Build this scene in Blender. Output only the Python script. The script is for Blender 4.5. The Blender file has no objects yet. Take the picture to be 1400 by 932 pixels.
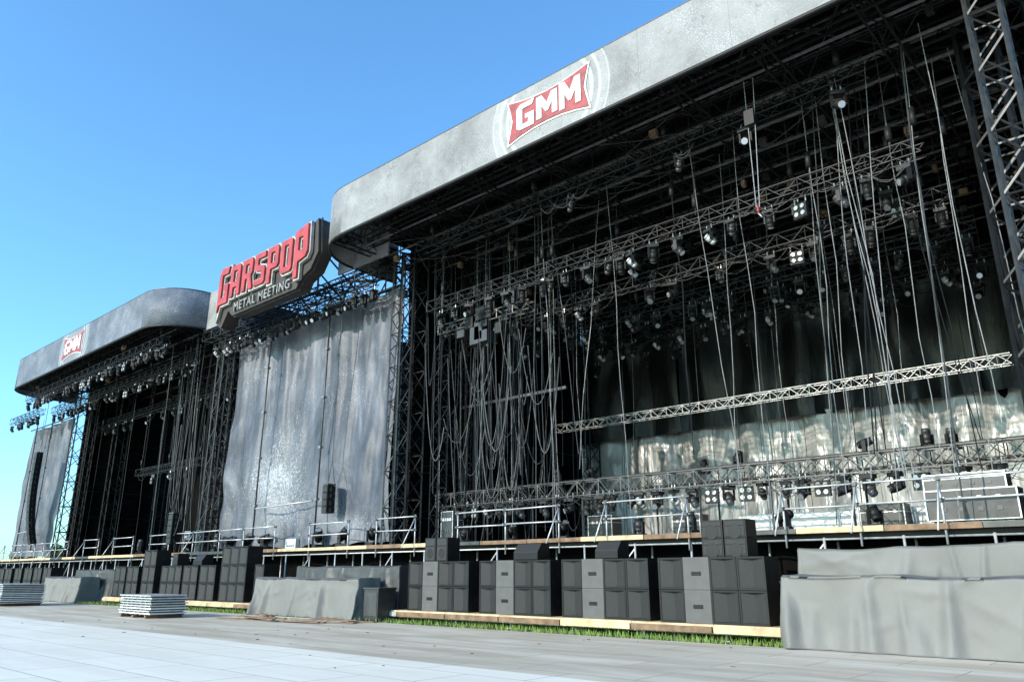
import bpy, bmesh, math, random
from mathutils import Vector, Matrix, noise
random.seed(7)
sc=bpy.context.scene
R=random.uniform
# ---------------------------------------------------------------- materials
def newmat(name):
    m=bpy.data.materials.new(name); m.use_nodes=True
    nt=m.node_tree; b=nt.nodes['Principled BSDF']
    return m,nt,b
def N(nt,t,**k):
    n=nt.nodes.new(t)
    for a,v in k.items(): setattr(n,a,v)
    return n
def mat(name,c,rough=0.6,metal=0.0,var=0.25,scale=3.0,bump=0.0,bscale=20,spec=0.5,bd=.05,bst=(1,1,1)):
    m,nt,b=newmat(name)
    tc=N(nt,'ShaderNodeTexCoord')
    nz=N(nt,'ShaderNodeTexNoise'); nz.inputs['Scale'].default_value=scale; nz.inputs['Detail'].default_value=6
    nt.links.new(tc.outputs['Object'],nz.inputs['Vector'])
    cr=N(nt,'ShaderNodeValToRGB')
    cr.color_ramp.elements[0].position=0.3; cr.color_ramp.elements[1].position=0.7
    cr.color_ramp.elements[0].color=[x*(1-var) for x in c]+[1]
    cr.color_ramp.elements[1].color=[min(1,x*(1+var)) for x in c]+[1]
    nt.links.new(nz.outputs['Fac'],cr.inputs['Fac']); nt.links.new(cr.outputs['Color'],b.inputs['Base Color'])
    b.inputs['Roughness'].default_value=rough; b.inputs['Metallic'].default_value=metal
    b.inputs['Specular IOR Level'].default_value=spec
    if bump>0:
        mp=N(nt,'ShaderNodeMapping'); mp.inputs['Scale'].default_value=bst; nt.links.new(tc.outputs['Object'],mp.inputs[0])
        n2=N(nt,'ShaderNodeTexNoise'); n2.inputs['Scale'].default_value=bscale; n2.inputs['Detail'].default_value=4
        nt.links.new(mp.outputs[0],n2.inputs['Vector'])
        bp=N(nt,'ShaderNodeBump'); bp.inputs['Strength'].default_value=bump; bp.inputs['Distance'].default_value=bd
        nt.links.new(n2.outputs['Fac'],bp.inputs['Height']); nt.links.new(bp.outputs['Normal'],b.inputs['Normal'])
    return m
M={}
M['black']=mat('black_paint',(.012,.0115,.011),.55,0,.3,4,spec=.3)
M['blackmetal']=mat('black_truss_metal',(.012,.0115,.011),.5,.1,.5,2,spec=.25)
M['drape']=mat('black_drape',(.0035,.0033,.0032),.85,0,.4,1.2,.2,6,.06)
M['alu']=mat('aluminium',(.22,.215,.205),.42,.5,.3,5)
M['dalu']=mat('dull_aluminium',(.06,.058,.055),.45,.4,.4,3)
M['galv']=mat('galvanised_steel',(.50,.495,.485),.4,.35,.2,6)
M['wood']=mat('plywood',(.55,.40,.23),.7,0,.3,2.5,.2,30)
M['dwood']=mat('old_wood',(.20,.12,.07),.8,0,.4,4,.3,20)
M['grille']=mat('speaker_grille',(.026,.025,.024),.5,0,.2,30,.3,160,.3)
M['cab']=mat('speaker_cabinet',(.007,.0068,.0065),.5,0,.25,8,.1,90,.25)
M['cabgrey']=mat('speaker_cover_grey',(.085,.082,.077),.7,0,.12,3,.1,40)
M['tarp']=mat('grey_tarp',(.165,.158,.143),.6,0,.10,1.0,.30,1.4,.35,.12,(1.5,1.5,.6))
M['tarpd']=mat('dark_tarp',(.05,.049,.046),.5,0,.2,2,.4,1.6,.4,.12,(1.4,1.4,.6))
M['white']=mat('white_paint',(.68,.67,.64),.5,0,.06,3)
M['lgrey']=mat('light_grey_housing',(.42,.415,.40),.35,.2,.15,6)
M['red']=mat('red_paint',(.27,.033,.033),.55,0,.45,2.5)
M['redsign']=mat('sign_red',(.36,.028,.028),.5,0,.4,1.5)
M['letterw']=mat('letter_white',(.60,.59,.57),.55,0,.15,3)
M['silver']=mat('sign_silver',(.36,.34,.31),.5,.1,.4,2.5)
M['subt']=mat('subtitle_silver',(.22,.205,.18),.5,.2,.4,2.5)
M['signback']=mat('sign_dark_face',(.035,.026,.02),.6,.1,.4,1.5)
M['case']=mat('flight_case_laminate',(.028,.028,.028),.4,0,.3,4)
M['glass'],nt,b=newmat('lamp_lens'); b.inputs['Base Color'].default_value=(.5,.52,.54,1); b.inputs['Roughness'].default_value=.2; b.inputs['Metallic'].default_value=.6
M['cable']=mat('cable_black',(.012,.012,.012),.55,0,.3,3,spec=.3)
M['cableg']=mat('steel_rope',(.08,.08,.077),.5,.2,.3,3,spec=.3)
M['cablel']=mat('light_rope',(.30,.29,.28),.5,.1,.3,3,spec=.3)
M['leaf']=mat('foliage',(.07,.11,.035),.8,0,.5,1)
M['trunk']=mat('bark',(.12,.09,.06),.9,0,.3,3)
M['warm']=mat('strap_tan',(.30,.20,.12),.7,0,.3,3)
M['leaf2']=mat('grass_blades',(.17,.25,.05),.8,0,.4,2)
M['drapeg']=mat('black_satin_drape',(.009,.0087,.0083),.42,0,.5,.8,.6,1.6,.35,.14,(1,1,.4))

def mixramp(nt,fac,stops,interp='LINEAR'):
    cr=N(nt,'ShaderNodeValToRGB'); cr.color_ramp.interpolation=interp
    el=cr.color_ramp.elements
    el[0].position,el[0].color=stops[0][0],list(stops[0][1])+[1]
    el[1].position,el[1].color=stops[-1][0],list(stops[-1][1])+[1]
    for p,c in stops[1:-1]:
        e=el.new(p); e.color=list(c)+[1]
    nt.links.new(fac,cr.inputs['Fac']); return cr.outputs['Color']
def noise_n(nt,vec,scale,detail=6,rough=.5,dist=0):
    n=N(nt,'ShaderNodeTexNoise'); n.inputs['Scale'].default_value=scale; n.inputs['Detail'].default_value=detail
    n.inputs['Roughness'].default_value=rough; n.inputs['Distortion'].default_value=dist
    nt.links.new(vec,n.inputs['Vector']); return n.outputs['Fac']
def mth(nt,op,a,b_=None,c=None):
    n=N(nt,'ShaderNodeMath',operation=op)
    for i,v in enumerate((a,b_,c)):
        if v is None: continue
        if isinstance(v,(int,float)): n.inputs[i].default_value=v
        else: nt.links.new(v,n.inputs[i])
    return n.outputs[0]
def mixc(nt,fac,a,b_,mode='MIX'):
    n=N(nt,'ShaderNodeMix',data_type='RGBA',blend_type=mode)
    if isinstance(fac,(int,float)): n.inputs[0].default_value=fac
    else: nt.links.new(fac,n.inputs[0])
    for i,v in ((6,a),(7,b_)):
        if isinstance(v,tuple): n.inputs[i].default_value=list(v)+[1]
        else: nt.links.new(v,n.inputs[i])
    return n.outputs[2]
K=(0,0,0);W=(1,1,1)
def fascia_mat(name,cx,cz,tint):
    m,nt,b=newmat(name)
    tc=N(nt,'ShaderNodeTexCoord'); v=tc.outputs['Object']
    n1=noise_n(nt,v,.45,10,.7,.3)
    base=mixramp(nt,n1,[(.32,[x*.62 for x in tint]),(.5,tint),(.66,[min(.7,x*1.35) for x in tint])])
    patch=noise_n(nt,v,.8,4,.6)
    sp=mth(nt,'ADD',noise_n(nt,v,20,6,.8),mth(nt,'MULTIPLY',patch,.3))
    spm=mixramp(nt,sp,[(.70,K),(.74,W)])
    base=mixc(nt,mth(nt,'MULTIPLY',spm,.6),base,(.45,.445,.44))
    n3=mth(nt,'ADD',noise_n(nt,v,6,10,.85),mth(nt,'MULTIPLY',noise_n(nt,v,1.1,3,.5),.35))
    dk=mixramp(nt,n3,[(.555,W),(.60,K)])
    base=mixc(nt,mth(nt,'MULTIPLY',dk,.5),base,(.05,.055,.063))
    s=N(nt,'ShaderNodeSeparateXYZ'); nt.links.new(v,s.inputs[0])
    fr=mth(nt,'ABSOLUTE',mth(nt,'SUBTRACT',mth(nt,'FRACT',mth(nt,'DIVIDE',s.outputs[0],3.1)),.5))
    seam=mth(nt,'LESS_THAN',fr,.003)
    base=mixc(nt,mth(nt,'MULTIPLY',seam,.4),base,(.06,.06,.07))
    dx=mth(nt,'SUBTRACT',s.outputs[0],cx); dz=mth(nt,'SUBTRACT',s.outputs[2],cz)
    d=mth(nt,'SQRT',mth(nt,'ADD',mth(nt,'MULTIPLY',dx,dx),mth(nt,'MULTIPLY',dz,dz)))
    r=mth(nt,'DIVIDE',d,3.0)
    ring=mixramp(nt,r,[(0,(.3,.3,.3)),(.60,(.3,.3,.3)),(.61,W),(.65,W),(.66,(.1,.1,.1)),(.72,(.2,.2,.2)),(.73,W),(.755,W),(.765,(.45,.45,.45)),(.85,(.35,.35,.35)),(.86,W),(.88,K)])
    base=mixc(nt,mth(nt,'MULTIPLY',mth(nt,'MULTIPLY',ring,.7),mth(nt,'ADD',.25,noise_n(nt,v,6,6,.8))),base,(.52,.51,.49))
    nt.links.new(base,b.inputs['Base Color']); b.inputs['Roughness'].default_value=.6; b.inputs['Specular IOR Level'].default_value=.3
    return m
M['fasciaR']=fascia_mat('printed_fascia_vinyl',-14.55,17.15,(.215,.208,.203))
M['fasciaL']=fascia_mat('printed_fascia_vinyl_b',-58.1,17.15,(.11,.122,.148))

def banner_mat():
    m,nt,b=newmat('printed_mesh_banner')
    tc=N(nt,'ShaderNodeTexCoord'); v=tc.outputs['Object']
    mp=N(nt,'ShaderNodeMapping'); mp.inputs['Scale'].default_value=(1,1,.6); nt.links.new(v,mp.inputs[0])
    n1=noise_n(nt,mp.outputs[0],.28,10,.72,.8)
    base=mixramp(nt,n1,[(.34,(.028,.031,.040)),(.5,(.068,.072,.088)),(.64,(.155,.158,.175))])
    big=mixramp(nt,noise_n(nt,v,.35,5,.6),[(.42,K),(.62,W)])
    s=N(nt,'ShaderNodeSeparateXYZ'); nt.links.new(v,s.inputs[0])
    dx=mth(nt,'MULTIPLY',mth(nt,'ADD',s.outputs[0],36.5),.24); dz=mth(nt,'MULTIPLY',mth(nt,'SUBTRACT',s.outputs[2],6.5),.28)
    d=mth(nt,'SQRT',mth(nt,'ADD',mth(nt,'MULTIPLY',dx,dx),mth(nt,'MULTIPLY',dz,dz)))
    near=mth(nt,'MAXIMUM',mth(nt,'SUBTRACT',1.0,d),0)
    wt=mth(nt,'ADD',mth(nt,'MULTIPLY',big,.06),mth(nt,'MULTIPLY',near,.12))
    base=mixc(nt,mth(nt,'MULTIPLY',near,.4),base,(.28,.285,.30))
    sp=mth(nt,'ADD',noise_n(nt,v,9,8,.85),wt)
    spm=mixramp(nt,sp,[(.62,K),(.68,W)])
    base=mixc(nt,mth(nt,'MULTIPLY',spm,.8),base,(.48,.485,.495))
    sp2=mixramp(nt,mth(nt,'ADD',noise_n(nt,v,30,4,.7),mth(nt,'MULTIPLY',big,.05)),[(.63,K),(.67,W)])
    base=mixc(nt,mth(nt,'MULTIPLY',sp2,.6),base,(.42,.42,.43))
    nt.links.new(base,b.inputs['Base Color']); b.inputs['Roughness'].default_value=.5; b.inputs['Specular IOR Level'].default_value=.35
    mp=N(nt,'ShaderNodeMapping'); mp.inputs['Scale'].default_value=(1,1,.25); nt.links.new(v,mp.inputs[0])
    bp=N(nt,'ShaderNodeBump'); bp.inputs['Strength'].default_value=.5; bp.inputs['Distance'].default_value=.12
    nt.links.new(noise_n(nt,mp.outputs[0],2.2,4,.5,.3),bp.inputs['Height']); nt.links.new(bp.outputs[0],b.inputs['Normal'])
    return m
M['banner']=banner_mat()

def painted_sheen_drape():
    m,nt,b=newmat('glossy_pvc_drape')
    tc=N(nt,'ShaderNodeTexCoord'); v=tc.outputs['Object']
    mp=N(nt,'ShaderNodeMapping'); mp.inputs['Scale'].default_value=(1,1,.4); nt.links.new(v,mp.inputs[0])
    n1=noise_n(nt,mp.outputs[0],.28,4,.5,.4)
    base=mixramp(nt,n1,[(.36,(.20,.197,.185)),(.6,(.46,.45,.42))])  # pale and dark blotches paint sun highlights and wrinkle shade into the plastic
    nt.links.new(base,b.inputs['Base Color']); b.inputs['Roughness'].default_value=.32
    b.inputs['Specular IOR Level'].default_value=.8
    f=noise_n(nt,mp.outputs[0],1.1,2.5,.5,.4)
    bp=N(nt,'ShaderNodeBump'); bp.inputs['Strength'].default_value=.85; bp.inputs['Distance'].default_value=.55
    nt.links.new(f,bp.inputs['Height']); nt.links.new(bp.outputs[0],b.inputs['Normal'])
    return m
M['pvc']=painted_sheen_drape()

def floor_mat(name,ca,cb,stain,amt):
    m,nt,b=newmat(name)
    tc=N(nt,'ShaderNodeTexCoord'); v=tc.outputs['Object']
    br=N(nt,'ShaderNodeTexBrick'); br.inputs['Scale'].default_value=1.0
    br.inputs['Brick Width'].default_value=2.4; br.inputs['Row Height'].default_value=1.2
    br.inputs['Mortar Size'].default_value=.014; br.inputs['Color1'].default_value=list(ca)+[1]; br.inputs['Color2'].default_value=list(cb)+[1]
    br.inputs['Mortar'].default_value=[x*.4 for x in ca]+[1]
    nt.links.new(v,br.inputs['Vector'])
    mp=N(nt,'ShaderNodeMapping'); mp.inputs['Scale'].default_value=(.25,1.5,1); nt.links.new(v,mp.inputs[0])
    n1=noise_n(nt,mp.outputs[0],.8,9,.7,.5)
    st=mixramp(nt,n1,[(.40,W),(.60,K)])
    base=mixc(nt,mth(nt,'MULTIPLY',st,amt),br.outputs['Color'],stain)
    n2=noise_n(nt,v,14,6,.7)
    base=mixc(nt,mth(nt,'MULTIPLY',n2,.12),base,tuple(x*.5 for x in ca))
    n4=mixramp(nt,noise_n(nt,v,3.1,9,.8),[(.30,W),(.38,K)])
    base=mixc(nt,mth(nt,'MULTIPLY',n4,.5),base,tuple(x*.6 for x in stain))
    nt.links.new(base,b.inputs['Base Color']); b.inputs['Roughness'].default_value=.6; b.inputs['Specular IOR Level'].default_value=.3
    bp=N(nt,'ShaderNodeBump'); bp.inputs['Strength'].default_value=.3; bp.inputs['Distance'].default_value=.01
    nt.links.new(n2,bp.inputs['Height']); nt.links.new(bp.outputs[0],b.inputs['Normal'])
    return m
M['floorA']=floor_mat('pale_floor_panels',(.93,.85,.72),(.88,.80,.68),(.70,.60,.48),.35)
M['floorB']=floor_mat('worn_floor_panels',(.74,.64,.51),(.64,.56,.45),(.40,.31,.21),.65)
def grass_mat():
    m,nt,b=newmat('grass_soil')
    tc=N(nt,'ShaderNodeTexCoord'); v=tc.outputs['Object']
    base=mixramp(nt,noise_n(nt,v,1.5,9,.7),[(.35,(.09,.12,.025)),(.55,(.06,.10,.02)),(.7,(.13,.11,.05))])
    nt.links.new(base,b.inputs['Base Color']); b.inputs['Roughness'].default_value=.9
    return m
M['grass']=grass_mat()

# ---------------------------------------------------------------- mesh builder
class MB:
    def __init__(s): s.v=[];s.f=[];s.m=[];s.sm=[];s.mats=[]
    def mi(s,k):
        if k not in s.mats: s.mats.append(k)
        return s.mats.index(k)
    def face(s,idx,k,smooth=False):
        s.f.append(idx); s.m.append(s.mi(k)); s.sm.append(smooth)
    def box(s,x0,x1,y0,y1,z0,z1,k,T=None):
        b=len(s.v)
        ps=[(x0,y0,z0),(x1,y0,z0),(x1,y1,z0),(x0,y1,z0),(x0,y0,z1),(x1,y0,z1),(x1,y1,z1),(x0,y1,z1)]
        if T: ps=[tuple(T@Vector(p)) for p in ps]
        s.v+=ps
        for q in ((0,3,2,1),(4,5,6,7),(0,1,5,4),(1,2,6,5),(2,3,7,6),(3,0,4,7)):
            s.face([b+i for i in q],k)
    def bar(s,a,c,r,k,n=4,r2=None,caps=True,smooth=None):
        a=Vector(a);c=Vector(c);d=c-a
        if d.length<1e-6:return
        d.normalize(); u=d.orthogonal().normalized() if abs(d.z)>.99 else d.cross(Vector((0,0,1))).normalized()
        w=d.cross(u); b=len(s.v); r2=r if r2 is None else r2
        for P,rr in ((a,r),(c,r2)):
            for i in range(n):
                t=2*math.pi*(i+.5)/n
                s.v.append(tuple(P+(u*math.cos(t)+w*math.sin(t))*rr))
        sm=(n>5) if smooth is None else smooth
        for i in range(n):
            j=(i+1)%n; s.face([b+i,b+j,b+n+j,b+n+i],k,sm)
        if caps:
            s.face([b+i for i in range(n)][::-1],k); s.face([b+n+i for i in range(n)],k)
    def path(s,pts,r,k,n=4):
        for p,q in zip(pts,pts[1:]): s.bar(p,q,r,k,n,caps=False,smooth=False)
    def truss(s,a,c,w,h,k,r=.03,seg=None,rb=None,roll=Vector((0,0,1))):
        a=Vector(a);c=Vector(c);d=c-a;L=d.length;d.normalize()
        side=d.cross(roll).normalized(); up=side.cross(d).normalized()
        seg=seg or max(h,w)*1.0; n=max(1,round(L/seg)); rb=rb or r*.6
        cs=[side*(i*w/2)+up*(j*h/2) for i,j in ((-1,-1),(1,-1),(1,1),(-1,1))]
        for o in cs: s.bar(a+o,c+o,r,k)
        for q in range(4):
            o1=cs[q];o2=cs[(q+1)%4]
            for i in range(n):
                p=a+d*(L*i/n); p2=a+d*(L*(i+1)/n)
                if i%2: s.bar(p+o1,p2+o2,rb,k,3,caps=False)
                else: s.bar(p+o2,p2+o1,rb,k,3,caps=False)
                if i%2==0: s.bar(p+o1,p+o2,rb,k,3,caps=False)
    def grid(s,fn,nu,nv,k,smooth=True,flip=False):
        b=len(s.v)
        for j in range(nv+1):
            for i in range(nu+1): s.v.append(tuple(fn(i/nu,j/nv)))
        for j in range(nv):
            for i in range(nu):
                q=[b+j*(nu+1)+i,b+j*(nu+1)+i+1,b+(j+1)*(nu+1)+i+1,b+(j+1)*(nu+1)+i]
                s.face(q[::-1] if flip else q,k,smooth)
    def mesh(s,name):
        me=bpy.data.meshes.new(name); me.from_pydata(s.v,[],s.f)
        for k in s.mats: me.materials.append(M[k])
        me.polygons.foreach_set('material_index',s.m); me.polygons.foreach_set('use_smooth',s.sm)
        me.update(); return me
    def obj(s,name,parent=None,loc=None,bevel=0):
        o=bpy.data.objects.new(name,s.mesh(name)); sc.collection.objects.link(o)
        if loc: o.location=loc
        if parent: attach(o,parent)
        if bevel:
            m=o.modifiers.new('bevel','BEVEL'); m.width=bevel; m.segments=2; m.limit_method='ANGLE'
        return o
def attach(o,e):
    o.parent=e; o.matrix_parent_inverse=Matrix.Translation(-e.location)
def empty(name,loc=(0,0,0)):
    e=bpy.data.objects.new(name,None); e.location=loc; e.empty_display_size=.5; sc.collection.objects.link(e); return e
def nz(x,y,z): return noise.noise(Vector((x,y,z)))

# ---------------------------------------------------------------- ground
g=MB(); g.box(-600,600,-300,900,-.5,0,'grass'); g.obj('grass_field')
fl=empty('event_flooring',(-30,0,0))
a=MB(); a.box(-110,40,-25,10.3,.004,.05,'floorA'); a.obj('pale_panels',fl)
a=MB(); a.box(-110,40,10.31,17.6,.004,.046,'floorB'); a.obj('worn_panels',fl)
g=MB()
for i in range(12000):
    x=R(-60,-6); y=R(17.62,20.0); h=R(.05,.2); t=R(0,6.28)
    dx,dy=math.cos(t)*.02,math.sin(t)*.02; lx,ly=R(-.06,.06),R(-.06,.06)
    b=len(g.v); g.v+=[(x-dx,y-dy,0),(x+dx,y+dy,0),(x+lx,y+ly,h)]; g.face([b,b+1,b+2],'leaf2')
g.obj('grass_tufts')
g=MB()
for i in range(40):
    x=R(-34,-4); y=R(8,17.2); s_=R(.015,.05); T=Matrix.Translation((x,y,.052))@Matrix.Rotation(R(0,3),4,'Z')
    g.box(-s_,s_,-s_*.5,s_*.5,0,.010,random.choice(['dwood','warm','dwood','cable']),T)
g.obj('litter')

# ---------------------------------------------------------------- fixtures
def head_mesh(name,tilt,pan,body,hang=True,size=1.0):
    m=MB(); s=-1 if hang else 1
    m.box(-.2,.2,-.15,.15,min(0,s*.12),max(0,s*.12),'black')
    P=Matrix.Rotation(pan,4,'Z')
    for sx in (-1,1):
        m.box(sx*.17-.025,sx*.17+.025,-.06,.06,min(s*.125,s*.48),max(s*.125,s*.48),'black',P)
    T=Matrix.Translation((0,0,s*.40))@P@Matrix.Rotation(tilt,4,'X')
    pts=[(-.22,.10),(-.12,.135),(.12,.14),(.26,.12)]
    for (a1,r1),(a2,r2) in zip(pts,pts[1:]):
        m.bar(T@Vector((0,0,-a1)),T@Vector((0,0,-a2)),r1,body,10,r2)
    m.bar(T@Vector((0,0,-.262)),T@Vector((0,0,-.27)),.105,'glass',10)
    if hang:
        m.bar((-.12,0,0),(-.12,0,.2),.02,'galv'); m.bar((.12,0,0),(.12,0,.2),.02,'galv')
    for i,v in enumerate(m.v): m.v[i]=tuple(c*size for c in v)
    return m.mesh(name)
heads=[head_mesh('moving_head',t,p,bd,True,s_) for t,p,bd,s_ in ((.3,.4,'black',1),(-.7,1.2,'dalu',1),(.9,-.5,'lgrey',.85),(1.2,2.4,'black',1),(-1.0,.2,'black',1),(.1,.0,'black',.9),(.5,3,'black',1),(.8,.6,'dalu',.8))]
fheads=[head_mesh('floor_head',t,p,bd,False,.95) for t,p,bd in ((2.6,.4,'black'),(-2.4,1.2,'black'),(3.1,0,'dalu'),(1.9,-.6,'black'))]
def blinder_mesh():
    m=MB()
    m.box(-.24,.24,-.0,.12,-.54,-.06,'black')
    for i in (-1,1):
        for j in (0,1):
            c=Vector((i*.115,-.002,-.18-j*.23)); m.bar(c,c+Vector((0,-.03,0)),.06,'lgrey',10,.075)
    m.bar((-.2,.07,-.06),(-.2,.07,.15),.02,'galv'); m.bar((.2,.07,-.06),(.2,.07,.15),.02,'galv')
    return m.mesh('blinder_light')
blinder=blinder_mesh()
def place(me,name,loc,rz,parent=None,rx=0):
    o=bpy.data.objects.new(name,me); o.location=loc; o.rotation_euler=(rx,0,rz); sc.collection.objects.link(o)
    if parent: attach(o,parent)
    return o
def light_truss(a,c,n,z_hang=-.2,k='blackmetal',w=.45,h=.45,prob=.85,bl=.06,rig=17.5,name='lighting_truss',r=.024):
    a=Vector(a);c=Vector(c); e=empty(name,tuple((a+c)/2))
    t=MB(); t.truss(a,c,w,h,k,r,.5)
    if rig:
        L=(c-a).length; q=max(2,int(L/6))
        for i in range(q+1):
            p=a+(c-a)*(i/q*.92+.04); t.bar(p+Vector((0,0,h/2)),(p.x,p.y,rig),.012,'cableg',4)
            t.bar(p+Vector((0,0,h/2+.3)),p+Vector((0,0,h/2+.75)),.10,'black',8)
    t.obj('truss',e)
    t=MB()
    for i in range(int(n*1.1)):
        p=a+(c-a)*R(.02,.93); L=R(.8,2.2); dd=(c-a).normalized(); s=R(.15,.6)
        pts=[p+dd*(L*u)+Vector((0,-.15,-h/2-s*math.sin(math.pi*u))) for u in [j/6 for j in range(7)]]
        t.path(pts,.013,'cable')
    t.obj('cable_loom',e)
    for i in range(n):
        if R(0,1)>prob: continue
        p=a+(c-a)*((i+.5+R(-.2,.2))/n)+Vector((0,R(-.1,.1),z_hang-h/2))
        if R(0,1)<bl: place(blinder,'blinder',p,R(-.3,.3),e)
        else: place(random.choice(heads),'moving_head',p,R(-.6,.6),e)
    return e

# ---------------------------------------------------------------- stage shell
ZB,ZT,YF=16.0,18.28,18.0
def fascia_pts(x0,x1,yb,r=2.8,n=10):
    pts=[(x0,yb)]
    for i in range(n+1):
        t=math.pi+math.pi/2*i/n; pts.append((x0+r+r*math.cos(t),YF+r+r*math.sin(t)))
    for i in range(n+1):
        t=1.5*math.pi+math.pi/2*i/n; pts.append((x1-r+r*math.cos(t),YF+r+r*math.sin(t)))
    pts.append((x1,yb)); return pts
def stage(x0,x1,ox0,ox1,fm,detail,yback=36.3):
    cx=(x0+x1)/2
    e=empty('concert_stage',(cx,28,0))
    f=MB(); P=fascia_pts(x0,x1,23.5)
    b=len(f.v)
    for x,y in P: f.v+= [(x,y,ZB),(x,y,ZT)]
    for i in range(len(P)-1): f.face([b+2*i,b+2*i+2,b+2*i+3,b+2*i+1],fm,not(i in (0,len(P)-2,11)))
    fo=f.obj('fascia',e); sm=fo.modifiers.new('s','SOLIDIFY'); sm.thickness=.08; sm.offset=-1
    t=MB(); t.path([(x,y+.05,ZB-.05) for x,y in P],.06,'black',6); t.path([(x,y+.04,ZT+.04) for x,y in P],.035,'dalu',6)
    t.obj('fascia_trim',e)
    f=MB(); Q=[(x,y) for x,y in fascia_pts(x0+.2,x1-.2,yback+1)]
    b=len(f.v)
    for x,y in Q: f.v.append((x,y+.15,ZT-.25))
    f.face(list(range(b,b+len(Q))),'drape'); ro=f.obj('roof_skin',e); sm=ro.modifiers.new('s','SOLIDIFY'); sm.thickness=.1
    t=MB()
    ny=[18.7,20.2,22.6,25.2,28,30.8,33.6,36]
    for i,y in enumerate(ny):
        t.truss((x0+1.8,y,17.0 if i else 16.65),(x1-1.8,y,17.0 if i else 16.65),.7,1.1,'blackmetal',.05,1.3,.03)
    for y in [19.4+1.45*i for i in range(12)]:
        t.bar((x0+1,y,17.75),(x1-1,y,17.75),.07,'alu')
        t.bar((x0+1,y+.6,16.3),(x1-1,y+.6,16.3),.045,'alu')
    nx=9
    for i in range(nx+1):
        x=x0+1.6+(x1-x0-3.2)*i/nx
        t.truss((x,18.6,16.45),(x,yback,16.45),.45,.6,'blackmetal',.04,.8,.025)
        if i<nx:
            for y0_,y1_ in ((18.5,22.6),(22.6,28),(28,33.6)):
                t.bar((x,y0_,16.9),(x+(x1-x0-3.2)/nx,y1_,16.9),.025,'dalu')
                t.bar((x+(x1-x0-3.2)/nx,y0_,17.1),(x,y1_,17.1),.025,'dalu')
    for i in range(26*detail):
        x=R(x0+2,x1-2);y=R(19,34); t.box(x,x+R(.15,.35),y,y+.2,15.9,16.15,random.choice(['warm','dwood','dalu','black','black']))
    for i in range(14*detail):
        x=R(x0+2,x1-5);y=R(19,30);L=R(2,6);s=R(.1,.6);dy=R(-2,2)
        t.path([(x+L*u,y+dy*u,16.0-s*math.sin(math.pi*u)) for u in [j/6 for j in range(7)]],.012,'cableg')
    t.obj('roof_trusses',e)
    t=MB()
    for x in (ox0,ox1):
        for y in (22.3,25.5,29.5,35.8):
            t.truss((x,y,2.8),(x,y,16.4),.9,.9,'blackmetal',.055,1.0,.032,Vector((0,1,0)))
        for z in [4+2*i for i in range(6)]:
            t.bar((x,22.4,z),(x,35.8,z),.04,'blackmetal')
            t.bar((x,22.4,z),(x,29,z+2),.03,'blackmetal')
        if x==ox0: t.truss((x+1.7,22.6,2.8),(x+1.7,22.6,16.4),.5,.5,'blackmetal',.03,.6,.02,Vector((0,1,0)))
    if detail==2:
        t.bar((ox0,25.5,9.3),(ox0+6.5,25.5,9.3),.09,'dalu',4)
        t.truss((-1.9,19.6,0.1),(-1.9,19.6,16.4),.7,.7,'dalu',.05,.8,.03,Vector((0,1,0)))
    t.obj('support_towers',e)
    d=MB()
    def dr(xa,xb,ya,yb_,z0,z1,k,amp=.16,fr=3.0,sd=0):
        L=math.hypot(xb-xa,yb_-ya); tx,ty=(xb-xa)/L,(yb_-ya)/L
        def fn(u,v):
            l=u*L; z=z0+(z1-z0)*v
            o=amp*math.sin(l*fr+2*nz(l*.3,z*.15,sd))+amp*1.5*nz(l*.8,z*.35,sd+5)
            return (xa+tx*l-ty*o, ya+ty*l+tx*o, z-(.12*abs(math.sin(l*1.6)) if v==1 and k=='drapeg' else 0))
        d.grid(fn,int(L*8),28,k)
    if detail==2:
        dr(ox0-1,ox1+1,yback,yback,2.8,9.0,'pvc',.20,2.1,1)
        for xa,xb,sd in ((-27.3,-20.2,2),(-20.2,-13.1,3),(-13.1,-6.2,4),(-6.2,-1.5,5)):
            dr(xa,xb,yback-.5,yback-.5,8.8,R(13.8,14.6),'drapeg',.19,2.6,sd)
        dr(ox0-1,ox1+1,yback+.4,yback+.4,8.5,17.95,'drape',.1,2,12)
    else:
        dr(ox0+.6,ox1-.6,30.5,30.5,2.8,17.95,'drape',.2,3.5,1)
    dr(ox0-1,ox0-1,yback+.4,22.9,2.8,17.95,'drape',.15,3,7)
    dr(ox1+1,ox1+1,22.9,yback+.4,2.8,17.95,'drape',.15,3,8)
    d.obj('drapes',e)
    return e
SR=stage(-29.2,.1,-26.3,-2.5,'fasciaR',2)
SL=stage(-72.6,-43.9,-67,-43.2,'fasciaL',1)

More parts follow.
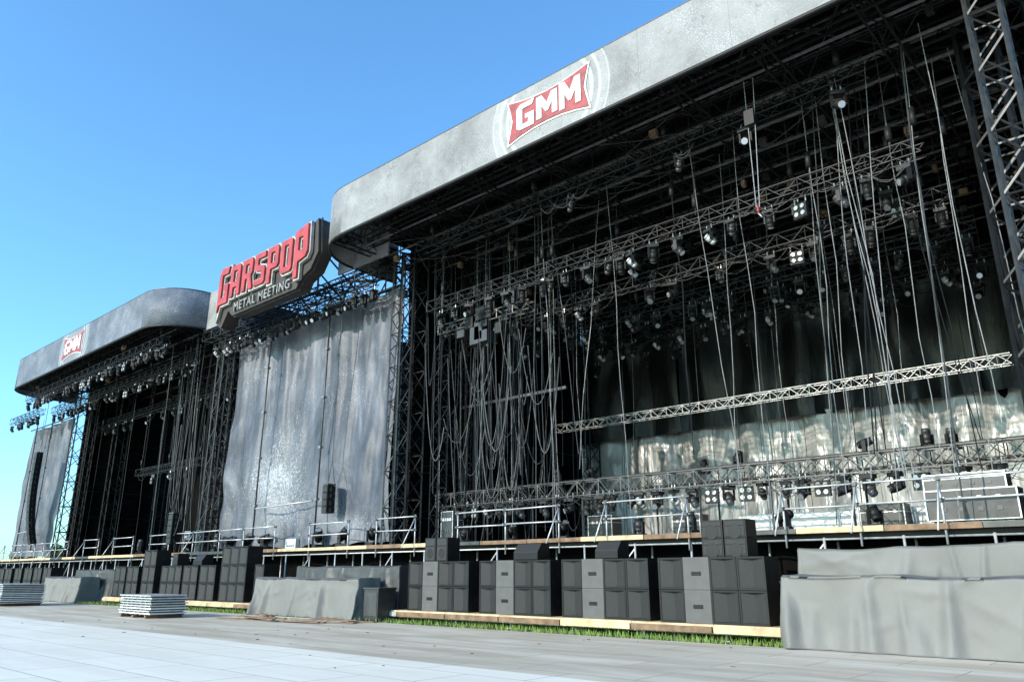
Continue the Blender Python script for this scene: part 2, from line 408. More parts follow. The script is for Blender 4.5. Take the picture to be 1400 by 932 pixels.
# ---------------------------------------------------------------- logos
def curve2d(name,loops,ext,k,offset=0):
    cu=bpy.data.curves.new(name,'CURVE'); cu.dimensions='2D'; cu.fill_mode='BOTH'; cu.extrude=ext; cu.offset=offset
    for lp in loops:
        sp=cu.splines.new('POLY'); sp.points.add(len(lp)-1)
        for i,p in enumerate(lp): sp.points[i].co=(p[0],p[1],0,1)
        sp.use_cyclic_u=True
    cu.materials.append(M[k]); return cu
def put_curve(cu,name,loc,parent,sx=1):
    o=bpy.data.objects.new(name,cu); o.location=loc; o.rotation_euler=(math.pi/2,0,0); sc.collection.objects.link(o)
    attach(o,parent); return o
LET={
'G':[[(.15,0),(0,.15),(0,1.35),(.2,1.6),(.92,1.6),(.8,1.28),(.3,1.28),(.3,.3),(.6,.3),(.6,.6),(.45,.6),(.45,.85),(.9,.85),(.9,0)]],
'A':[[(0,0),(0,1.4),(.15,1.6),(.78,1.6),(.9,1.45),(.9,0),(.6,0),(.6,.45),(.3,.45),(.3,0)],[(.3,.75),(.3,1.3),(.6,1.3),(.6,.75)]],
'R':[[(0,0),(0,1.6),(.8,1.6),(.9,1.45),(.9,.85),(.78,.7),(.95,0),(.62,0),(.45,.58),(.3,.58),(.3,0)],[(.3,.88),(.3,1.3),(.6,1.3),(.6,.88)]],
'S':[[(0,0),(0,.3),(.6,.3),(.6,.62),(.1,.75),(0,.9),(0,1.45),(.12,1.6),(.9,1.6),(.9,1.3),(.3,1.3),(.3,1.02),(.8,.9),(.9,.75),(.9,.12),(.78,0)]],
'P':[[(0,-.15),(0,1.6),(.8,1.6),(.9,1.45),(.9,.65),(.78,.5),(.3,.5),(.3,-.15)],[(.3,.8),(.3,1.3),(.6,1.3),(.6,.8)]],
'O':[[(.12,0),(0,.12),(0,1.48),(.12,1.6),(.78,1.6),(.9,1.48),(.9,.12),(.78,0)],[(.3,.3),(.3,1.3),(.6,1.3),(.6,.3)]],
'M':[[(0,0),(0,1.6),(.32,1.6),(.6,.95),(.88,1.6),(1.2,1.6),(1.2,0),(.9,0),(.9,.85),(.68,.35),(.52,.35),(.3,.85),(.3,0)]],
}
def gmm(cx,cz,parent):
    out=[(-1.78,.86),(-1.2,.72),(-.6,.63),(0,.6),(.6,.63),(1.2,.72),(1.78,.86),(1.66,.4),(1.58,0),(1.66,-.4),(1.78,-.92),(1.2,-.76),(.6,-.66),(0,-.63),(-.6,-.66),(-1.2,-.76),(-1.78,-.92),(-1.66,-.4),(-1.58,0),(-1.66,.4)]
    big=[(x*1.05,z*1.11) for x,z in out]
    e=empty('logo_sign',(cx,YF,cz))
    put_curve(curve2d('plaque_outline',[big],.012,'letterw'),'plaque_outline',(cx,YF-.02,cz),e)
    put_curve(curve2d('plaque',[out],.012,'red'),'plaque',(cx,YF-.047,cz),e)
    for ch,x,s,h in (('G',-1.36,.90,.70),('M',-.44,.78,.60),('M',.58,.76,.70)):
        lp=[[(px*s,(pz-.8)*h) for px,pz in l] for l in LET[ch]]
        put_curve(curve2d('letter',lp,.015,'letterw'),'letter_'+ch.lower(),(cx+x,YF-.076,cz),e)
    e.scale=(1.0,1,.92)
gmm(-14.55,17.15,SR); gmm(-58.1,17.15,SL)

# ---------------------------------------------------------------- festival sign
e=empty('festival_sign',(-34.5,19,16.5)); e.scale=(.93,1,.97)
ox,oz=-39.4,15.55
back=[(-.2,-.7),(-.35,1.9),(.4,2.15),(8.6,2.15),(9.9,2.75),(10.1,.9),(9.5,.1),(8.6,-.2),(8.3,-.65),(1.7,-.65),(1.2,-.25),(.5,-1.15)]
put_curve(curve2d('backing',[back],.40,'signback'),'backing',(ox,19.45,oz),e)
put_curve(curve2d('backing_rim',[[(4.9+(x-4.9)*1.012,.8+(z-.8)*1.04) for x,z in back]],.04,'dalu'),'backing_rim',(ox,19.25,oz),e)
for i,ch in enumerate('GARSPOP'):
    sx=1.24; sz=1.16
    if i in (0,6): sz=1.38
    zoff=.3
    lps=LET[ch]
    if i==6: lps=[[(0,-.25),(0,1.6),(.95,1.75),(1.0,.65),(.85,.45),(.3,.35),(.3,-.25)],LET['P'][1]]
    if i==0: lps=[[(.15,0),(0,-.35),(0,1.35),(.2,1.6),(.92,1.6),(.8,1.28),(.3,1.28),(.3,.3),(.6,.3),(.6,.6),(.45,.6),(.45,.85),(.9,.85),(.9,0)]]
    x=ox+.35+i*1.335
    lp=[[(px*sx,pz*sz+(0 if i not in(0,6) else -.2)) for px,pz in l] for l in lps]
    put_curve(curve2d('letter_rim',lp,.08,'silver',.09),'letter_rim',(x,18.93,oz+zoff),e)
    put_curve(curve2d('letter',lp,.05,'redsign',-.02),'letter_'+ch.lower(),(x,18.79,oz+zoff),e)
def text(s,size,loc,parent,k,ext=.02,sx=1,name='lettering',bold=.0,sp=1.0):
    cu=bpy.data.curves.new(name,'FONT'); cu.body=s; cu.size=size; cu.extrude=ext; cu.offset=bold; cu.space_character=sp
    cu.materials.append(M[k]); o=bpy.data.objects.new(name,cu); o.location=loc; o.rotation_euler=(math.pi/2,0,0); o.scale=(sx,1,1)
    sc.collection.objects.link(o); attach(o,parent)
text('METAL MEETING',.70,(ox+2.0,18.98,oz-.5),e,'subt',.05,1.0,'subtitle',.01,1.15)
t=MB()
for x in (-38,-35,-32,-30.5):
    t.bar((x,19.9,14.9),(x,19.9,17.6),.06,'blackmetal'); t.bar((x,19.9,17.2),(x,22.4,15.4),.05,'blackmetal'); t.bar((x,19.9,15.2),(x,22.4,15.4),.05,'blackmetal')
t.obj('support_frame',e)
e=empty('link_fascia',(-36.5,20.8,17))
for xa,xb in ((-44.2,-38.8),(-30.4,-26.5)):
    t=MB(); t.box(xa,xb,20.75,20.85,15.9,18.3,'fasciaR'); t.obj('panel',e)

# ---------------------------------------------------------------- centre banner
def banner(x0,x1,y,z0,z1,sd):
    b=MB()
    def fn(u,v):
        x=x0+(x1-x0)*u; z=z0+(z1-z0)*v
        o=.07*math.sin(x*2.6+3.5*nz(x*.3,z*.08,sd))+.30*nz(x*.35,z*.12,sd+3)+.16*nz(x*1.3,z*.25,sd+6)+.05*nz(x*3.5,z*.6,sd+8)
        o+= .06*math.sin(x*5.5+2*nz(x,z*.1,sd))*max(0,v-.55)/.45
        o+= .15*nz(x*.5+z*.5,z*.5,sd+11)*(1-v)
        return (x,y+o,z+(0.07*math.sin(x*3)+.08*nz(x,0,sd) if v==0 else (-.06*abs(math.sin(x*1.9)) if v==1 else 0)))
    b.grid(fn,int((x1-x0)*12),60,'banner')
    e=empty('printed_banner',((x0+x1)/2,y,z0)); b.obj('cloth',e)
    t=MB(); t.bar((x0,y-.1,z1+.03),(x1,y-.1,z1+.03),.06,'dalu',6)
    for f in (.32,.68):
        x=x0+(x1-x0)*f; t.bar((x,y-.6,z0+.5),(x,y-.6,z1+.5),.045,'dalu',6)
        for z in (5,7.5,10,12.5): t.box(x-.09,x+.09,y-.7,y-.52,z,z+.12,'alu')
    t.bar((x0+.33*(x1-x0),y-.65,4.9),(x0+.66*(x1-x0),y-.65,5.0),.04,'lgrey',6)
    t.obj('poles',e)
banner(-42.6,-27.1,22.2,2.95,14.9,1)
banner(-78.5,-68.2,22.2,2.95,14.0,5)
c=empty('rear_truss_bridge',(-35,23,16))
t=MB(); t.truss((-44,22.9,15.75),(-27.2,22.9,15.75),1.2,1.5,'blackmetal',.07,1.3,.045)
t.truss((-44,20.9,15.4),(-27.2,20.9,15.4),.5,.5,'blackmetal',.035,.55,.022)
t.truss((-27.0,22.2,2.8),(-27.0,22.2,16.4),.7,.7,'dalu',.045,.8,.028,Vector((0,1,0)))
t.truss((-43.4,22.0,2.8),(-43.4,22.0,16.4),.7,.7,'dalu',.045,.8,.028,Vector((0,1,0)))
for i in range(12): t.bar((-43.5+i*1.4,20.9,15.4),(-43.5+i*1.4,23.4,16.2),.03,'blackmetal')
t.obj('trusses',c)
light_truss((-43.2,21.2,14.75),(-27.8,21.2,14.75),24,0,'blackmetal',.3,.3,1,.0,None)
# ---------------------------------------------------------------- right stage rig
for Y,z,n in ((22,13.15,20),(25,12.9,22),(28,12.9,22),(31,12.9,18),(33.5,13.0,12)):
    light_truss((-24.8,Y,z),(-4.2,Y,z),n,r=.02,prob=.8)
light_truss((-24,20.6,15.4),(-5,20.6,15.4),8,prob=.5)
for xx in (-22.5,-19,-15.5,-12,-8.5,-6):
    light_truss((xx,23,13.9),(xx,34,13.6),10,prob=.7)
e=empty('upstage_truss',(-14,30,8.6)); t=MB(); t.truss((-24,30,8.6),(-4.2,30,8.6),.34,.36,'alu',.02,.4,.012)
for x in (-22,-16,-10,-5): t.bar((x,30,8.8),(x,30,16.5),.014,'cableg')
t.obj('truss',e)
e=light_truss((-26,24,4.75),(-2.6,24,4.75),36,-.05,'dalu',.5,.55,.9,.1,None)
t=MB(); t.truss((-26,25.3,5.0),(-2.6,25.3,5.0),.5,.5,'blackmetal',.03,.5,.02)
for x in [-25.5+2.5*i for i in range(10)]:
    t.bar((x,24,2.8),(x,24,4.5),.04,'dalu'); t.bar((x,25.3,2.8),(x,25.3,4.8),.04,'dalu'); t.box(x-.3,x+.3,23.9,25.5,2.86,2.92,'alu')
t.obj('second_truss',e)
for i in range(9):
    p=(R(-25,-3),R(24,25.4),5.05+R(0,.1)); place(random.choice(fheads),'floor_head',p,R(-1,1),e)

# ---------------------------------------------------------------- left stage rig
for Y,z,n in ((19.2,15.3,30),(21.2,14.6,26),(24,13.4,18)):
    light_truss((-70.3,Y,z),(-45.5,Y,z),n,bl=.2)
light_truss((-60,24.5,8.9),(-50,24.5,8.9),3,prob=.7)
light_truss((-78,20.4,14.5),(-70.5,20.4,14.5),6,rig=None)

# ---------------------------------------------------------------- hanging cables
def cables(x0,x1,y0,y1,n,ztop,zbot,slant,loops,name='hanging_cables',ks=('cable','cableg','cable','cable'),light=0):
    e=empty(name,((x0+x1)/2,(y0+y1)/2,ztop)); t=MB()
    for i in range(n):
        x=R(x0,x1);y=R(y0,y1); sx=R(-slant,slant); zb=zbot+(R(0,3) if R(0,1)<.4 else 0)
        r=random.choice([.012,.014,.02]); k=random.choice(ks)
        if R(0,1)<light: k='cablel'; r=.011
        pts=[(x+sx*u+.2*nz(x,u*3,i)*math.sin(math.pi*u),y,ztop+(zb-ztop)*u) for u in [j/8 for j in range(9)]]
        t.path(pts,r,k)
        if R(0,1)<.25:
            t.bar((x+sx*.1,y,ztop*.85+zb*.15),(x+sx*.1,y,ztop*.81+zb*.19),.09,'black',8)
    for i in range(loops):
        x=R(x0,x1-1);y=R(y0,y1);L=R(.5,2.5);z1=R(8,13);z2=R(6,13);s=R(2,6)
        t.path([(x+L*u,y,z1+(z2-z1)*u-s*4*u*(1-u)) for u in [j/16 for j in range(17)]],R(.014,.028),random.choice(['cable','cableg','cableg']))
    t.obj('cables',e)
cables(-25.3,-18.5,21.8,25,44,16.2,2.9,.4,38,light=.15)
cables(-19,-3.5,21.6,24,14,16.3,2.9,1.4,0,light=.5)
cables(-22,-4,26,35,22,16.3,2.9,.3,0,light=.25)
cables(-7.5,-3.2,20.5,23,14,16.3,2.9,.9,0,light=.5)
cables(-49,-43.6,20.5,23.5,24,15.6,2.9,.8,9,light=.15)
cables(-66,-50,22,25,7,15.6,2.9,.4,0)
e=empty('chain_hoist',(-8.2,20,14)); t=MB()
t.bar((-8.35,20,16.2),(-8.35,20,11.9),.012,'lgrey'); t.bar((-8.05,20,16.2),(-8.25,20,11.9),.012,'lgrey')
t.box(-8.4,-8.1,19.87,20.13,14.6,15.1,'black'); t.bar((-8.3,20,11.95),(-8.3,20,11.7),.035,'red',8); t.bar((-8.3,20,11.7),(-8.2,20,11.55),.025,'galv',6)
t.obj('hoist',e)
e=empty('cable_hoist_rack',(-22.5,23,11.5)); t=MB()
for i in range(10):
    x=R(-24.5,-20.5); z=R(10.8,12.6); t.box(x,x+R(.25,.6),22.6,23.1,z,z+R(.3,.8),random.choice(['black','case','case']))
t.truss((-25,22.9,12.3),(-19.5,22.9,12.3),.4,.4,'dalu',.03,.45,.02); t.obj('rack',e)

# ---------------------------------------------------------------- deck
e=empty('stage_platform',(-38,26,2.8)); t=MB()
t.box(-82,4,21.55,37.2,2.55,2.78,'black')
t.obj('deck',e)
t=MB(); x=-82
while x<3.8:
    L=R(2.2,2.5)
    t.box(x,x+L-.02,21.2+R(-.02,.02),21.54,2.66+R(-.01,.01),2.80+R(-.01,.01),random.choice(['wood','wood','dwood','dalu','wood']))
    x+=L
t.obj('edge_planks',e)
t=MB()
def scr(u,v):
    x=-82+86*u; z=.0+2.54*v; return (x,22.6+.08*math.sin(x*4+nz(x,z,2)*3),z)
t.grid(scr,600,5,'drape'); t.obj('skirt',e)
t=MB()
for i in range(44):
    x=-82+2*i
    for y in (21.4,22.4): t.bar((x,y,0),(x,y,2.55),.035,'galv',6)
    if i%3==0: t.bar((x,21.4,.3),(x+2,21.4,2.4),.025,'galv')
    t.box(x-.12,x+.12,21.28,21.52,0.0,.03,'galv')
for z in (.35,1.4,2.5): t.bar((-82,21.4,z),(4,21.4,z),.03,'galv',6)
t.obj('scaffold_legs',e)
e=empty('guard_rail',(-38,21.3,3.3)); t=MB()
x=-81.5
while x<3:
    L=random.choice([2.0,2.5,2.5,3.0])
    t.bar((x,21.3,2.3),(x,21.3,3.95),.03,'galv',6)
    if R(0,1)<.85:
        for z in (3.35,3.88): t.bar((x-.1,21.26,z+R(-.02,.02)),(x+L+.1,21.26,z+R(-.02,.02)),.027,'galv',6)
    if R(0,1)<.5: t.bar((x,21.3,3.85),(x,20.6,2.6),.025,'galv',6)
    for z in (3.35,3.88): t.box(x-.05,x+.05,21.22,21.34,z-.05,z+.05,'dalu')
    x+=L
t.obj('tubes',e)

# ---------------------------------------------------------------- sub platform
def subdeck(x0,x1):
    e=empty('speaker_platform',((x0+x1)/2,19.4,.3)); t=MB(); x=x0
    while x<x1-.3:
        L=min(2.44,x1-x); t.box(x,x+L-.015,18.62,20.3,.27,.40+R(-.004,.004),'wood')
        t.box(x+.02,x+L-.03,18.55,18.61,.20,.35,random.choice(['wood','galv','wood','dwood']))
        t.bar((x+.2,18.9,.0),(x+.2,18.9,.27),.03,'galv',6); t.box(x+.08,x+.32,18.78,19.02,0,.02,'galv')
        x+=L
    t.bar((x0,18.75,.18),(x1,18.75,.18),.025,'galv',6)
    t.obj('boards',e)
subdeck(-24.6,-7.6); subdeck(-48,-31.3); subdeck(-70,-57)

# ---------------------------------------------------------------- subwoofers
CW=.76
def cell(t,x0,z0,w=CW,h=.82,dep=.78,k='cab'):
    g_=.008
    x1=x0+w-g_; z1=z0+h-g_
    t.box(x0,x1,.14,dep,z0,z1,k)
    f=.05
    t.box(x0,x0+f,0,.139,z0,z1,k); t.box(x1-f,x1,0,.139,z0,z1,k)
    t.box(x0+f,x1-f,0,.139,z0,z0+f,k); t.box(x0+f,x1-f,0,.139,z1-f,z1,k)
    b=len(t.v); xm=x0+w*.5
    t.v+=[(x0+f,.015,z0+f),(xm,.13,z0+f),(x1-f,.015,z0+f),(x0+f,.015,z1-f),(xm,.13,z1-f),(x1-f,.015,z1-f)]
    t.face([b,b+1,b+4,b+3],'grille'); t.face([b+1,b+2,b+5,b+4],'grille')
    t.box(x1+.001,x1+.007,dep*.35,dep*.6,z0+h*.4,z0+h*.6,'black')
def sub_group(pattern,rows=2):
    t=MB(); x=0
    for ch in pattern:
        for r in range(rows):
            if ch=='C': cell(t,x,r*.82)
            elif ch=='G':
                t.box(x,x+CW-.006,.0,.78,r*.82,r*.82+.814,'cabgrey'); t.box(x+.24,x+.52,-.012,-.001,r*.82+.35,r*.82+.45,'cab')
        x+=CW
    return t
def subs(x,pattern,rows=2,y=18.85,z=.405,name='subwoofer_stack',rz=0):
    me=sub_group(pattern,rows).mesh('subwoofers'); o=bpy.data.objects.new(name,me); o.location=(x,y+R(-.05,.05),z); o.rotation_euler=(0,0,rz+R(-.015,.015)); sc.collection.objects.link(o)
    m=o.modifiers.new('b','BEVEL'); m.width=.012; m.segments=1; m.limit_method='ANGLE'
for x,p in ((-21.95,'CGCC'),(-18.45,'CGCC'),(-15.0,'CGCC'),(-11.6,'CGCC')): subs(x,p)
for x,p in ((-47.6,'CC'),(-45.8,'CC'),(-41.7,'CCC'),(-39.25,'CC'),(-37.5,'CC'),(-32.3,'C')): subs(x,p)
subs(-43.8,'CC',3); subs(-35.5,'CCC',3)
for x in (-69,-67,-65,-63,-61,-59): subs(x,'CC')
def fspk(x,y,z,w,h,d,name='loudspeaker'):
    t=MB(); t.box(-w/2,w/2,0,d,0,h,'cab')
    f=.04
    t.box(-w/2+f,w/2-f,-.012,-.001,f,h*.62,'grille'); t.box(-w/2+f,w/2-f,-.012,-.001,h*.66,h-f,'grille')
    t.bar((0,-.02,h*.33),(0,-.012,h*.33),w*.3,'black',16)
    o=t.obj(name,None,(x,y,z),.012)
for x in (-21.0,-20.4): fspk(x,19.0,2.045,.56,.8,.6)
for x in (-10.0,-9.35): fspk(x,18.95,2.045,.62,.46,.6); fspk(x,18.95,2.512,.62,.46,.6)
def wedge(x,y,z,w=1.0,h=.5,d=.6):
    t=MB()
    pr=[(0,0),(d,0),(d,h),(d*.35,h),(0,h*.45)]
    for sx in (-w/2,w/2): t.v+=[(sx,yy,zz) for yy,zz in pr]
    n=5
    t.face(list(range(n)),'cab'); t.face([n+i for i in range(n)][::-1],'cab')
    for i in range(n):
        j=(i+1)%n; t.face([i,n+i,n+j,j],'grille' if i==3 else 'cab')
    t.obj('monitor_wedge',None,(x,y,z),.015)
wedge(-16.5,18.95,2.045); wedge(-13.4,18.95,2.045,.8)
wedge(-38.0,18.95,2.045,.9); fspk(-40.5,19,2.045,.56,.6,.6)

# ---------------------------------------------------------------- tarps
def tarp(x0,x1,y0,y1,h,k='tarp',sd=0,name='tarp_covered_crates'):
    t=MB(); L=x1-x0; s=sd*3.7
    rnd=random.Random(sd)
    folds=[(x0+rnd.uniform(0,L),rnd.uniform(.05,.20),rnd.uniform(.05,.17),rnd.uniform(.45,1.25),rnd.uniform(-.45,.45)) for i in range(int(L*2.4))]
    creases=[(x0+rnd.uniform(0,L),rnd.uniform(.3,1)*h,rnd.uniform(-.9,.9),rnd.uniform(.5,1.5),rnd.uniform(.02,.035)) for i in range(int(L*1.6))]
    def D(x,y,z):
        w=max(0,1-z/h)
        f=0
        for fx,fw,fd,fh,fs in folds:
            d=(x-fx-fs*z*.5)/(fw*(.6+.8*w))
            if abs(d)<2.5:
                att=max(0,min(1,(fh-z/h)*3+.15))
                f+=fd*math.exp(-d*d)*att*(.35+.65*w)
        for cx_,cz_,ca_,cl_,cd_ in creases:
            rx,rz=x-cx_,z-cz_; al=rx*math.cos(ca_)+rz*math.sin(ca_); pe=-rx*math.sin(ca_)+rz*math.cos(ca_)
            if abs(al)<cl_ and abs(pe)<.22: f+=cd_*(1-abs(al)/cl_)*max(0,1-abs(pe)/.16)
        f+=.07*nz(x*.5,z*.4,s)+.025*nz(x*1.4,z*.8,s+3)
        ax=abs(math.sin(y*3.5+2*nz(y,z,s)))-.5
        side=(1 if x>(x0+x1)/2 else -1)
        e_=min(1,min(abs(x-x0),abs(x-x1))*3)
        ox_=side*((.03+.08*w)*ax*(1-e_)+.06*w)
        oy_=-f-.14*w*w
        if y>(y0+y1)/2: oy_=.1*w
        top=z/h
        sag=.05*nz(x*.4,y*.6,s+4)+.015*nz(x*1.6,y*2.2,s+8)-.04*abs(math.sin((x-x0)*math.pi/2.3))
        oz_=top*sag-(.05 if (z>h*.97 and (y<y0+.06)) else 0)
        if z<.03: oz_+=.03+.06*nz(x*1.3,0,s)+.25*f*.5
        return (x+ox_,y+oy_,max(.055,z+oz_))
    nx=max(20,int(L*20)); nzv=32; ny=16
    t.grid(lambda u,v:D(x0+L*u,y0,h*v),nx,nzv,k)
    t.grid(lambda u,v:D(x0+L*u,y0+(y1-y0)*v,h),nx,ny,k)
    t.grid(lambda u,v:D(x1,y0+(y1-y0)*u,h*v),ny,nzv,k)
    t.grid(lambda u,v:D(x0,y1-(y1-y0)*u,h*v),ny,nzv,k)
    t.grid(lambda u,v:D(x1-L*u,y1,h*v),nx,nzv,k)
    e=empty(name,((x0+x1)/2,(y0+y1)/2,0)); o=t.obj('sheet',e)
    bm=bmesh.new(); bm.from_mesh(o.data); bmesh.ops.remove_doubles(bm,verts=bm.verts,dist=.0005); bmesh.ops.recalc_face_normals(bm,faces=bm.faces); bm.to_mesh(o.data); bm.free()
    c=MB(); n=max(1,int(L/1.6))
    for i in range(n):
        a=x0+.25+(L-.5)*i/n; c.box(a,a+(L-.5)/n-.06,y0+.3,y1-.3,.06,h-.35,'case')
    c.obj('crates',e)
tarp(-7.7,3.5,17.75,18.9,1.6,'tarp',1)
tarp(-7.9,4,19.3,20.6,2.25,'tarp',2)
tarp(-30.6,-23.6,17.9,18.9,1.5,'tarp',3)
tarp(-29.6,-22.9,19.2,20.5,1.95,'tarpd',4)
tarp(-55.5,-49.8,17.9,19,1.5,'tarp',5)
tarp(-54.5,-48.6,19.3,20.4,1.9,'tarpd',6)
e=MB(); e.box(-23.35,-22.55,18.0,18.8,.06,1.1,'case'); e.box(-23.4,-22.5,17.98,18.82,1.1,1.16,'dalu'); e.box(-23.3,-22.6,17.985,17.999,.2,1.0,'tarpd'); e.obj('equipment_crate',bevel=.02)

# ---------------------------------------------------------------- stacked floor panels
def stackp(x0,x1,y0,y1,n,sd):
    e=empty('stacked_floor_panels',((x0+x1)/2,(y0+y1)/2,0)); t=MB(); z=.05
    for s in range(3):
        xx=x0+(x1-x0)*(.05+.4*s); t.box(xx,xx+.12,y0,y1,z,z+.1,'dwood')
    z+=.1
    for i in range(n):
        dx,dy=R(-.04,.04),R(-.04,.04)
        t.box(x0+dx,x1+dx,y0+dy,y1+dy,z+.04,z+.085,random.choice(['lgrey','lgrey','galv','white'])); t.box(x0+dx+.06,x1+dx-.06,y0+dy+.06,y1+dy-.06,z,z+.039,'dalu')
        k=x0+.25
        while k<x1-.1: t.box(k+dx,k+dx+.05,y0+dy-.002,y0+dy+.05,z,z+.04,'alu'); k+=.4
        z+=.09
    t.obj('panels',e)
stackp(-32.6,-29.9,13.3,14.7,8,1)
stackp(-50.5,-46.9,13.2,15.2,11,2)
e=empty('wooden_planks',(-24,16.3,0)); t=MB()
for i in range(16):
    x=R(-29,-21); y=R(15.2,17.2); T=Matrix.Translation((x,y,.06+.03*(i%3)))@Matrix.Rotation(R(-.5,.5),4,'Z')
    t.box(-R(.6,1.4),R(.6,1.4),-.07,.07,0,.028,'dwood',T)
t.obj('planks',e)

# ---------------------------------------------------------------- deck items
def flight(x,y,z,w,d,h,k='case',wheels=True,name='flight_case'):
    e=empty(name,(x,y,z)); t=MB(); b=.13 if wheels else 0
    t.box(x-w/2,x+w/2,y,y+d,z+b,z+b+h,k); t.obj('body',e)
    t=MB(); r=.014
    for zz in (z+b,z+b+h*.72,z+b+h):
        t.box(x-w/2-.008,x+w/2+.008,y-.008,y+.02,zz-r,zz+r,'galv'); t.box(x+w/2-.02,x+w/2+.009,y+.021,y+d,zz-r,zz+r,'galv')
    for sx in (-w/2,w/2-.02): t.box(x+sx-.007,x+sx+.027,y-.011,y+.03,z+b+.01,z+b+h-.01,'galv')
    q=x-w/2+w*.2
    for i in range(4): t.box(q-.05,q+.05,y-.02,y-.012,z+b+h*.68,z+b+h*.78,'galv'); t.box(q-.06,q+.06,y-.02,y-.009,z+b+h*.28,z+b+h*.42,'dalu'); q+=w*.2
    if wheels:
        for sx in (-w/2+.15,w/2-.15):
            for sy in (.12,d-.12): t.bar((x+sx-.025,y+sy,z+.06),(x+sx+.025,y+sy,z+.06),.058,'black',12); t.box(x+sx-.05,x+sx+.05,y+sy-.05,y+sy+.05,z+.115,z+b,'galv')
    t.obj('fittings',e)
flight(-4.6,22.4,2.79,2.1,.8,.75,'tarpd'); flight(-4.7,22.45,3.68,1.9,.7,.4,'case',False)
flight(-34.5,21.9,2.79,.9,.5,.5,'white',False)
flight(-8.2,27.2,2.79,1.4,.7,.9); flight(-15.3,27,2.79,1.2,.7,.9); flight(-19,26.5,2.79,1.2,.7,1.0)
e=empty('stage_riser',(-10,28.5,2.8)); t=MB()
for i in range(5):
    x=-13.6+i*1.9; t.box(x,x+1.88,28,30,3.1,3.75,'white'); t.box(x+.05,x+1.83,28.1,29.9,2.79,3.09,'black')
t.obj('panels',e)
for x,y in ((-12.3,22),(-17.6,22.3),(-22.5,22.2),(-9.4,22.2),(-28,21.9),(-30.2,21.9),(-32,21.8),(-37,21.9),(-38.6,21.9),(-40.6,21.9),(-41.7,21.8),(-45.2,21.9),(-48,22),(-52,22),(-7.0,22.6),(-14.6,22.6),(-20.3,22.5)):
    o=place(random.choice(fheads),'moving_head_light',(x,y,2.79),R(-.6,.6)); sc_=1.5 if x<-26 else 1.1; o.scale=(sc_,)*3
for x in (-24,-45.5,-47): flight(x,22.6,2.79,.7,.6,1.2)
def array(x,y,ztop,n,w=.9,h=.42,d=.6,curve=.02,name='line_array_speaker'):
    e=empty(name,(x,y,ztop)); t=MB(); z=ztop; yy=y; a=0
    for i in range(n):
        T=Matrix.Translation((x,yy,z))@Matrix.Rotation(a,4,'X')
        t.box(-w/2,w/2,0,d,-h+.015,0,'cab',T); t.box(-w/2+.04,w/2-.04,-.012,-.001,-h+.04,-.03,'grille',T)
        for sx in (-w/2-.015,w/2): t.box(sx,sx+.015,d*.3,d*.5,-h*.8,-h*.2,'dalu',T)
        z-=h*math.cos(a); yy+=h*math.sin(a); a+=curve*i/n*2
    t.box(x-w/2,x+w/2,y,y+d,ztop+.02,ztop+.1,'dalu')
    t.bar((x-.3,y+.3,ztop),(x,y+.3,ztop+1.2),.02,'cableg'); t.bar((x+.3,y+.3,ztop),(x,y+.3,ztop+1.2),.02,'cableg'); t.bar((x,y+.3,ztop+1.2),(x,y+.3,16),.02,'cableg')
    t.obj('cabinets',e)
array(-69.6,20.2,10.9,17,w=.65,d=.45)
array(-83,24,7.2,9,curve=.0)
array(-31.0,21.3,5.6,4,.4,.32,.45); array(-45.8,20.9,5.0,5,.6,.34,.5)
e=empty('speaker_tower',(-84,25,0)); t=MB(); t.truss((-83,25.2,0),(-83,25.2,8.6),.8,.8,'blackmetal',.05,1,.03,Vector((0,1,0))); t.obj('mast',e)

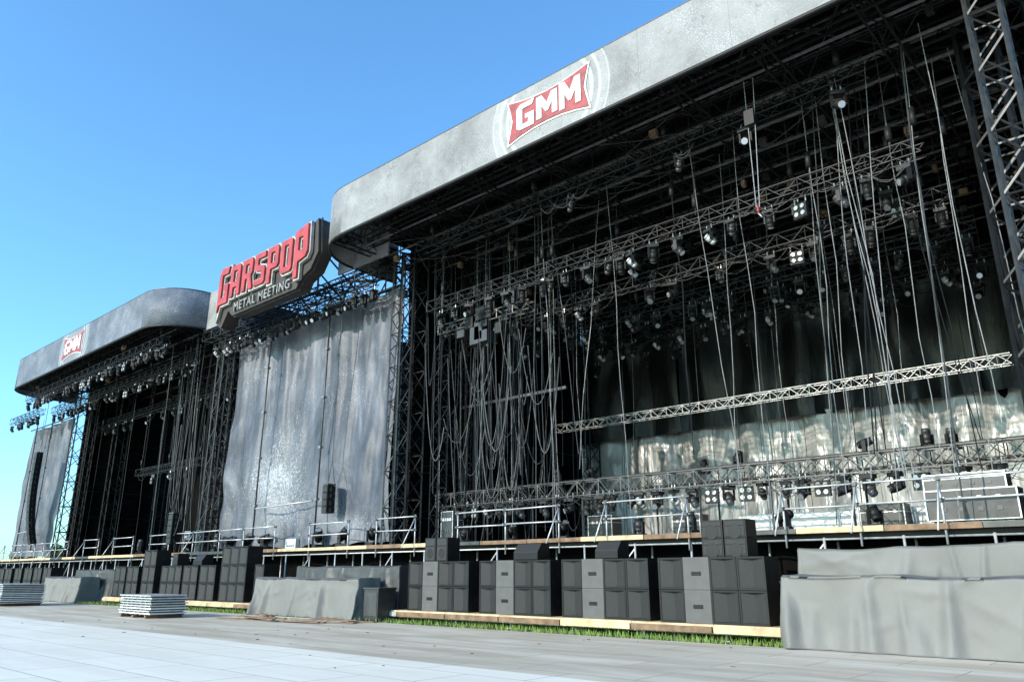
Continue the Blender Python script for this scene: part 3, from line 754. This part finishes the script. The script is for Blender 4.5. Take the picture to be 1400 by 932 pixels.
# ---------------------------------------------------------------- trees far away
def tree(x,y,h,sd):
    rnd=random.Random(sd); e=empty('tree',(x,y,0)); t=MB()
    t.bar((x,y,0),(x+.3,y,h*.55),h*.035,'trunk',8,h*.018)
    L=MB()
    for i in range(7):
        a=rnd.uniform(0,6.28); r=rnd.uniform(.15,.32)*h; c=Vector((x+math.cos(a)*r,y+math.sin(a)*r,h*rnd.uniform(.45,.88)))
        t.bar((x+.2,y,h*rnd.uniform(.3,.5)),c,h*.014,'trunk',5,h*.004)
        for j in range(260):
            d=Vector((rnd.gauss(0,1),rnd.gauss(0,1),rnd.gauss(0,.8))).normalized()*rnd.uniform(.4,1)**.5*h*.17
            p=c+d; s=rnd.uniform(.15,.4); n1=Vector((rnd.gauss(0,1),rnd.gauss(0,1),rnd.gauss(0,1))).normalized(); n2=n1.orthogonal().normalized(); n3=n1.cross(n2)
            b=len(L.v); L.v+=[tuple(p+n2*s),tuple(p+n3*s),tuple(p-n2*s),tuple(p-n3*s)]; L.face([b,b+1,b+2,b+3],'leaf')
    t.obj('trunk',e); L.obj('crown',e)
for i in range(12): tree(-250+R(-8,8)+i*9,75+i*3+R(-6,6),R(8,13),i)

# ---------------------------------------------------------------- light, sky, camera
el=math.radians(22); az=math.radians(13)
w=bpy.data.worlds.new('World'); sc.world=w; w.use_nodes=True; nt=w.node_tree
bg=nt.nodes['Background']; sky=nt.nodes.new('ShaderNodeTexSky'); sky.sky_type='NISHITA'; sky.sun_disc=False
sky.sun_elevation=el; sky.sun_rotation=math.pi+az; sky.air_density=1.0; sky.dust_density=.9; sky.ozone_density=1.6
mx=nt.nodes.new('ShaderNodeMix'); mx.data_type='RGBA'; mx.blend_type='MULTIPLY'; mx.inputs[0].default_value=1; mx.inputs[7].default_value=(1.25,2.1,2.6,1)
nt.links.new(sky.outputs[0],mx.inputs[6]); nt.links.new(mx.outputs[2],bg.inputs[0]); bg.inputs[1].default_value=.15
sd=Vector((-math.sin(az)*math.cos(el),-math.cos(az)*math.cos(el),math.sin(el)))
l=bpy.data.lights.new('sun','SUN'); l.energy=5; l.angle=math.radians(.5); l.color=(1,.92,.81)
lo=bpy.data.objects.new('sun',l); lo.rotation_euler=(-sd).to_track_quat('-Z','Y').to_euler(); lo.location=(0,-20,40); sc.collection.objects.link(lo)
cam=bpy.data.cameras.new('camera'); co=bpy.data.objects.new('camera',cam); sc.collection.objects.link(co)
co.location=(0,0,1.6); co.rotation_euler=(math.radians(90+16.9),0,math.radians(42)); cam.sensor_width=36; cam.lens=27; cam.clip_end=3000
sc.camera=co
sc.view_settings.view_transform='Standard'; sc.view_settings.look='None'; sc.view_settings.exposure=0
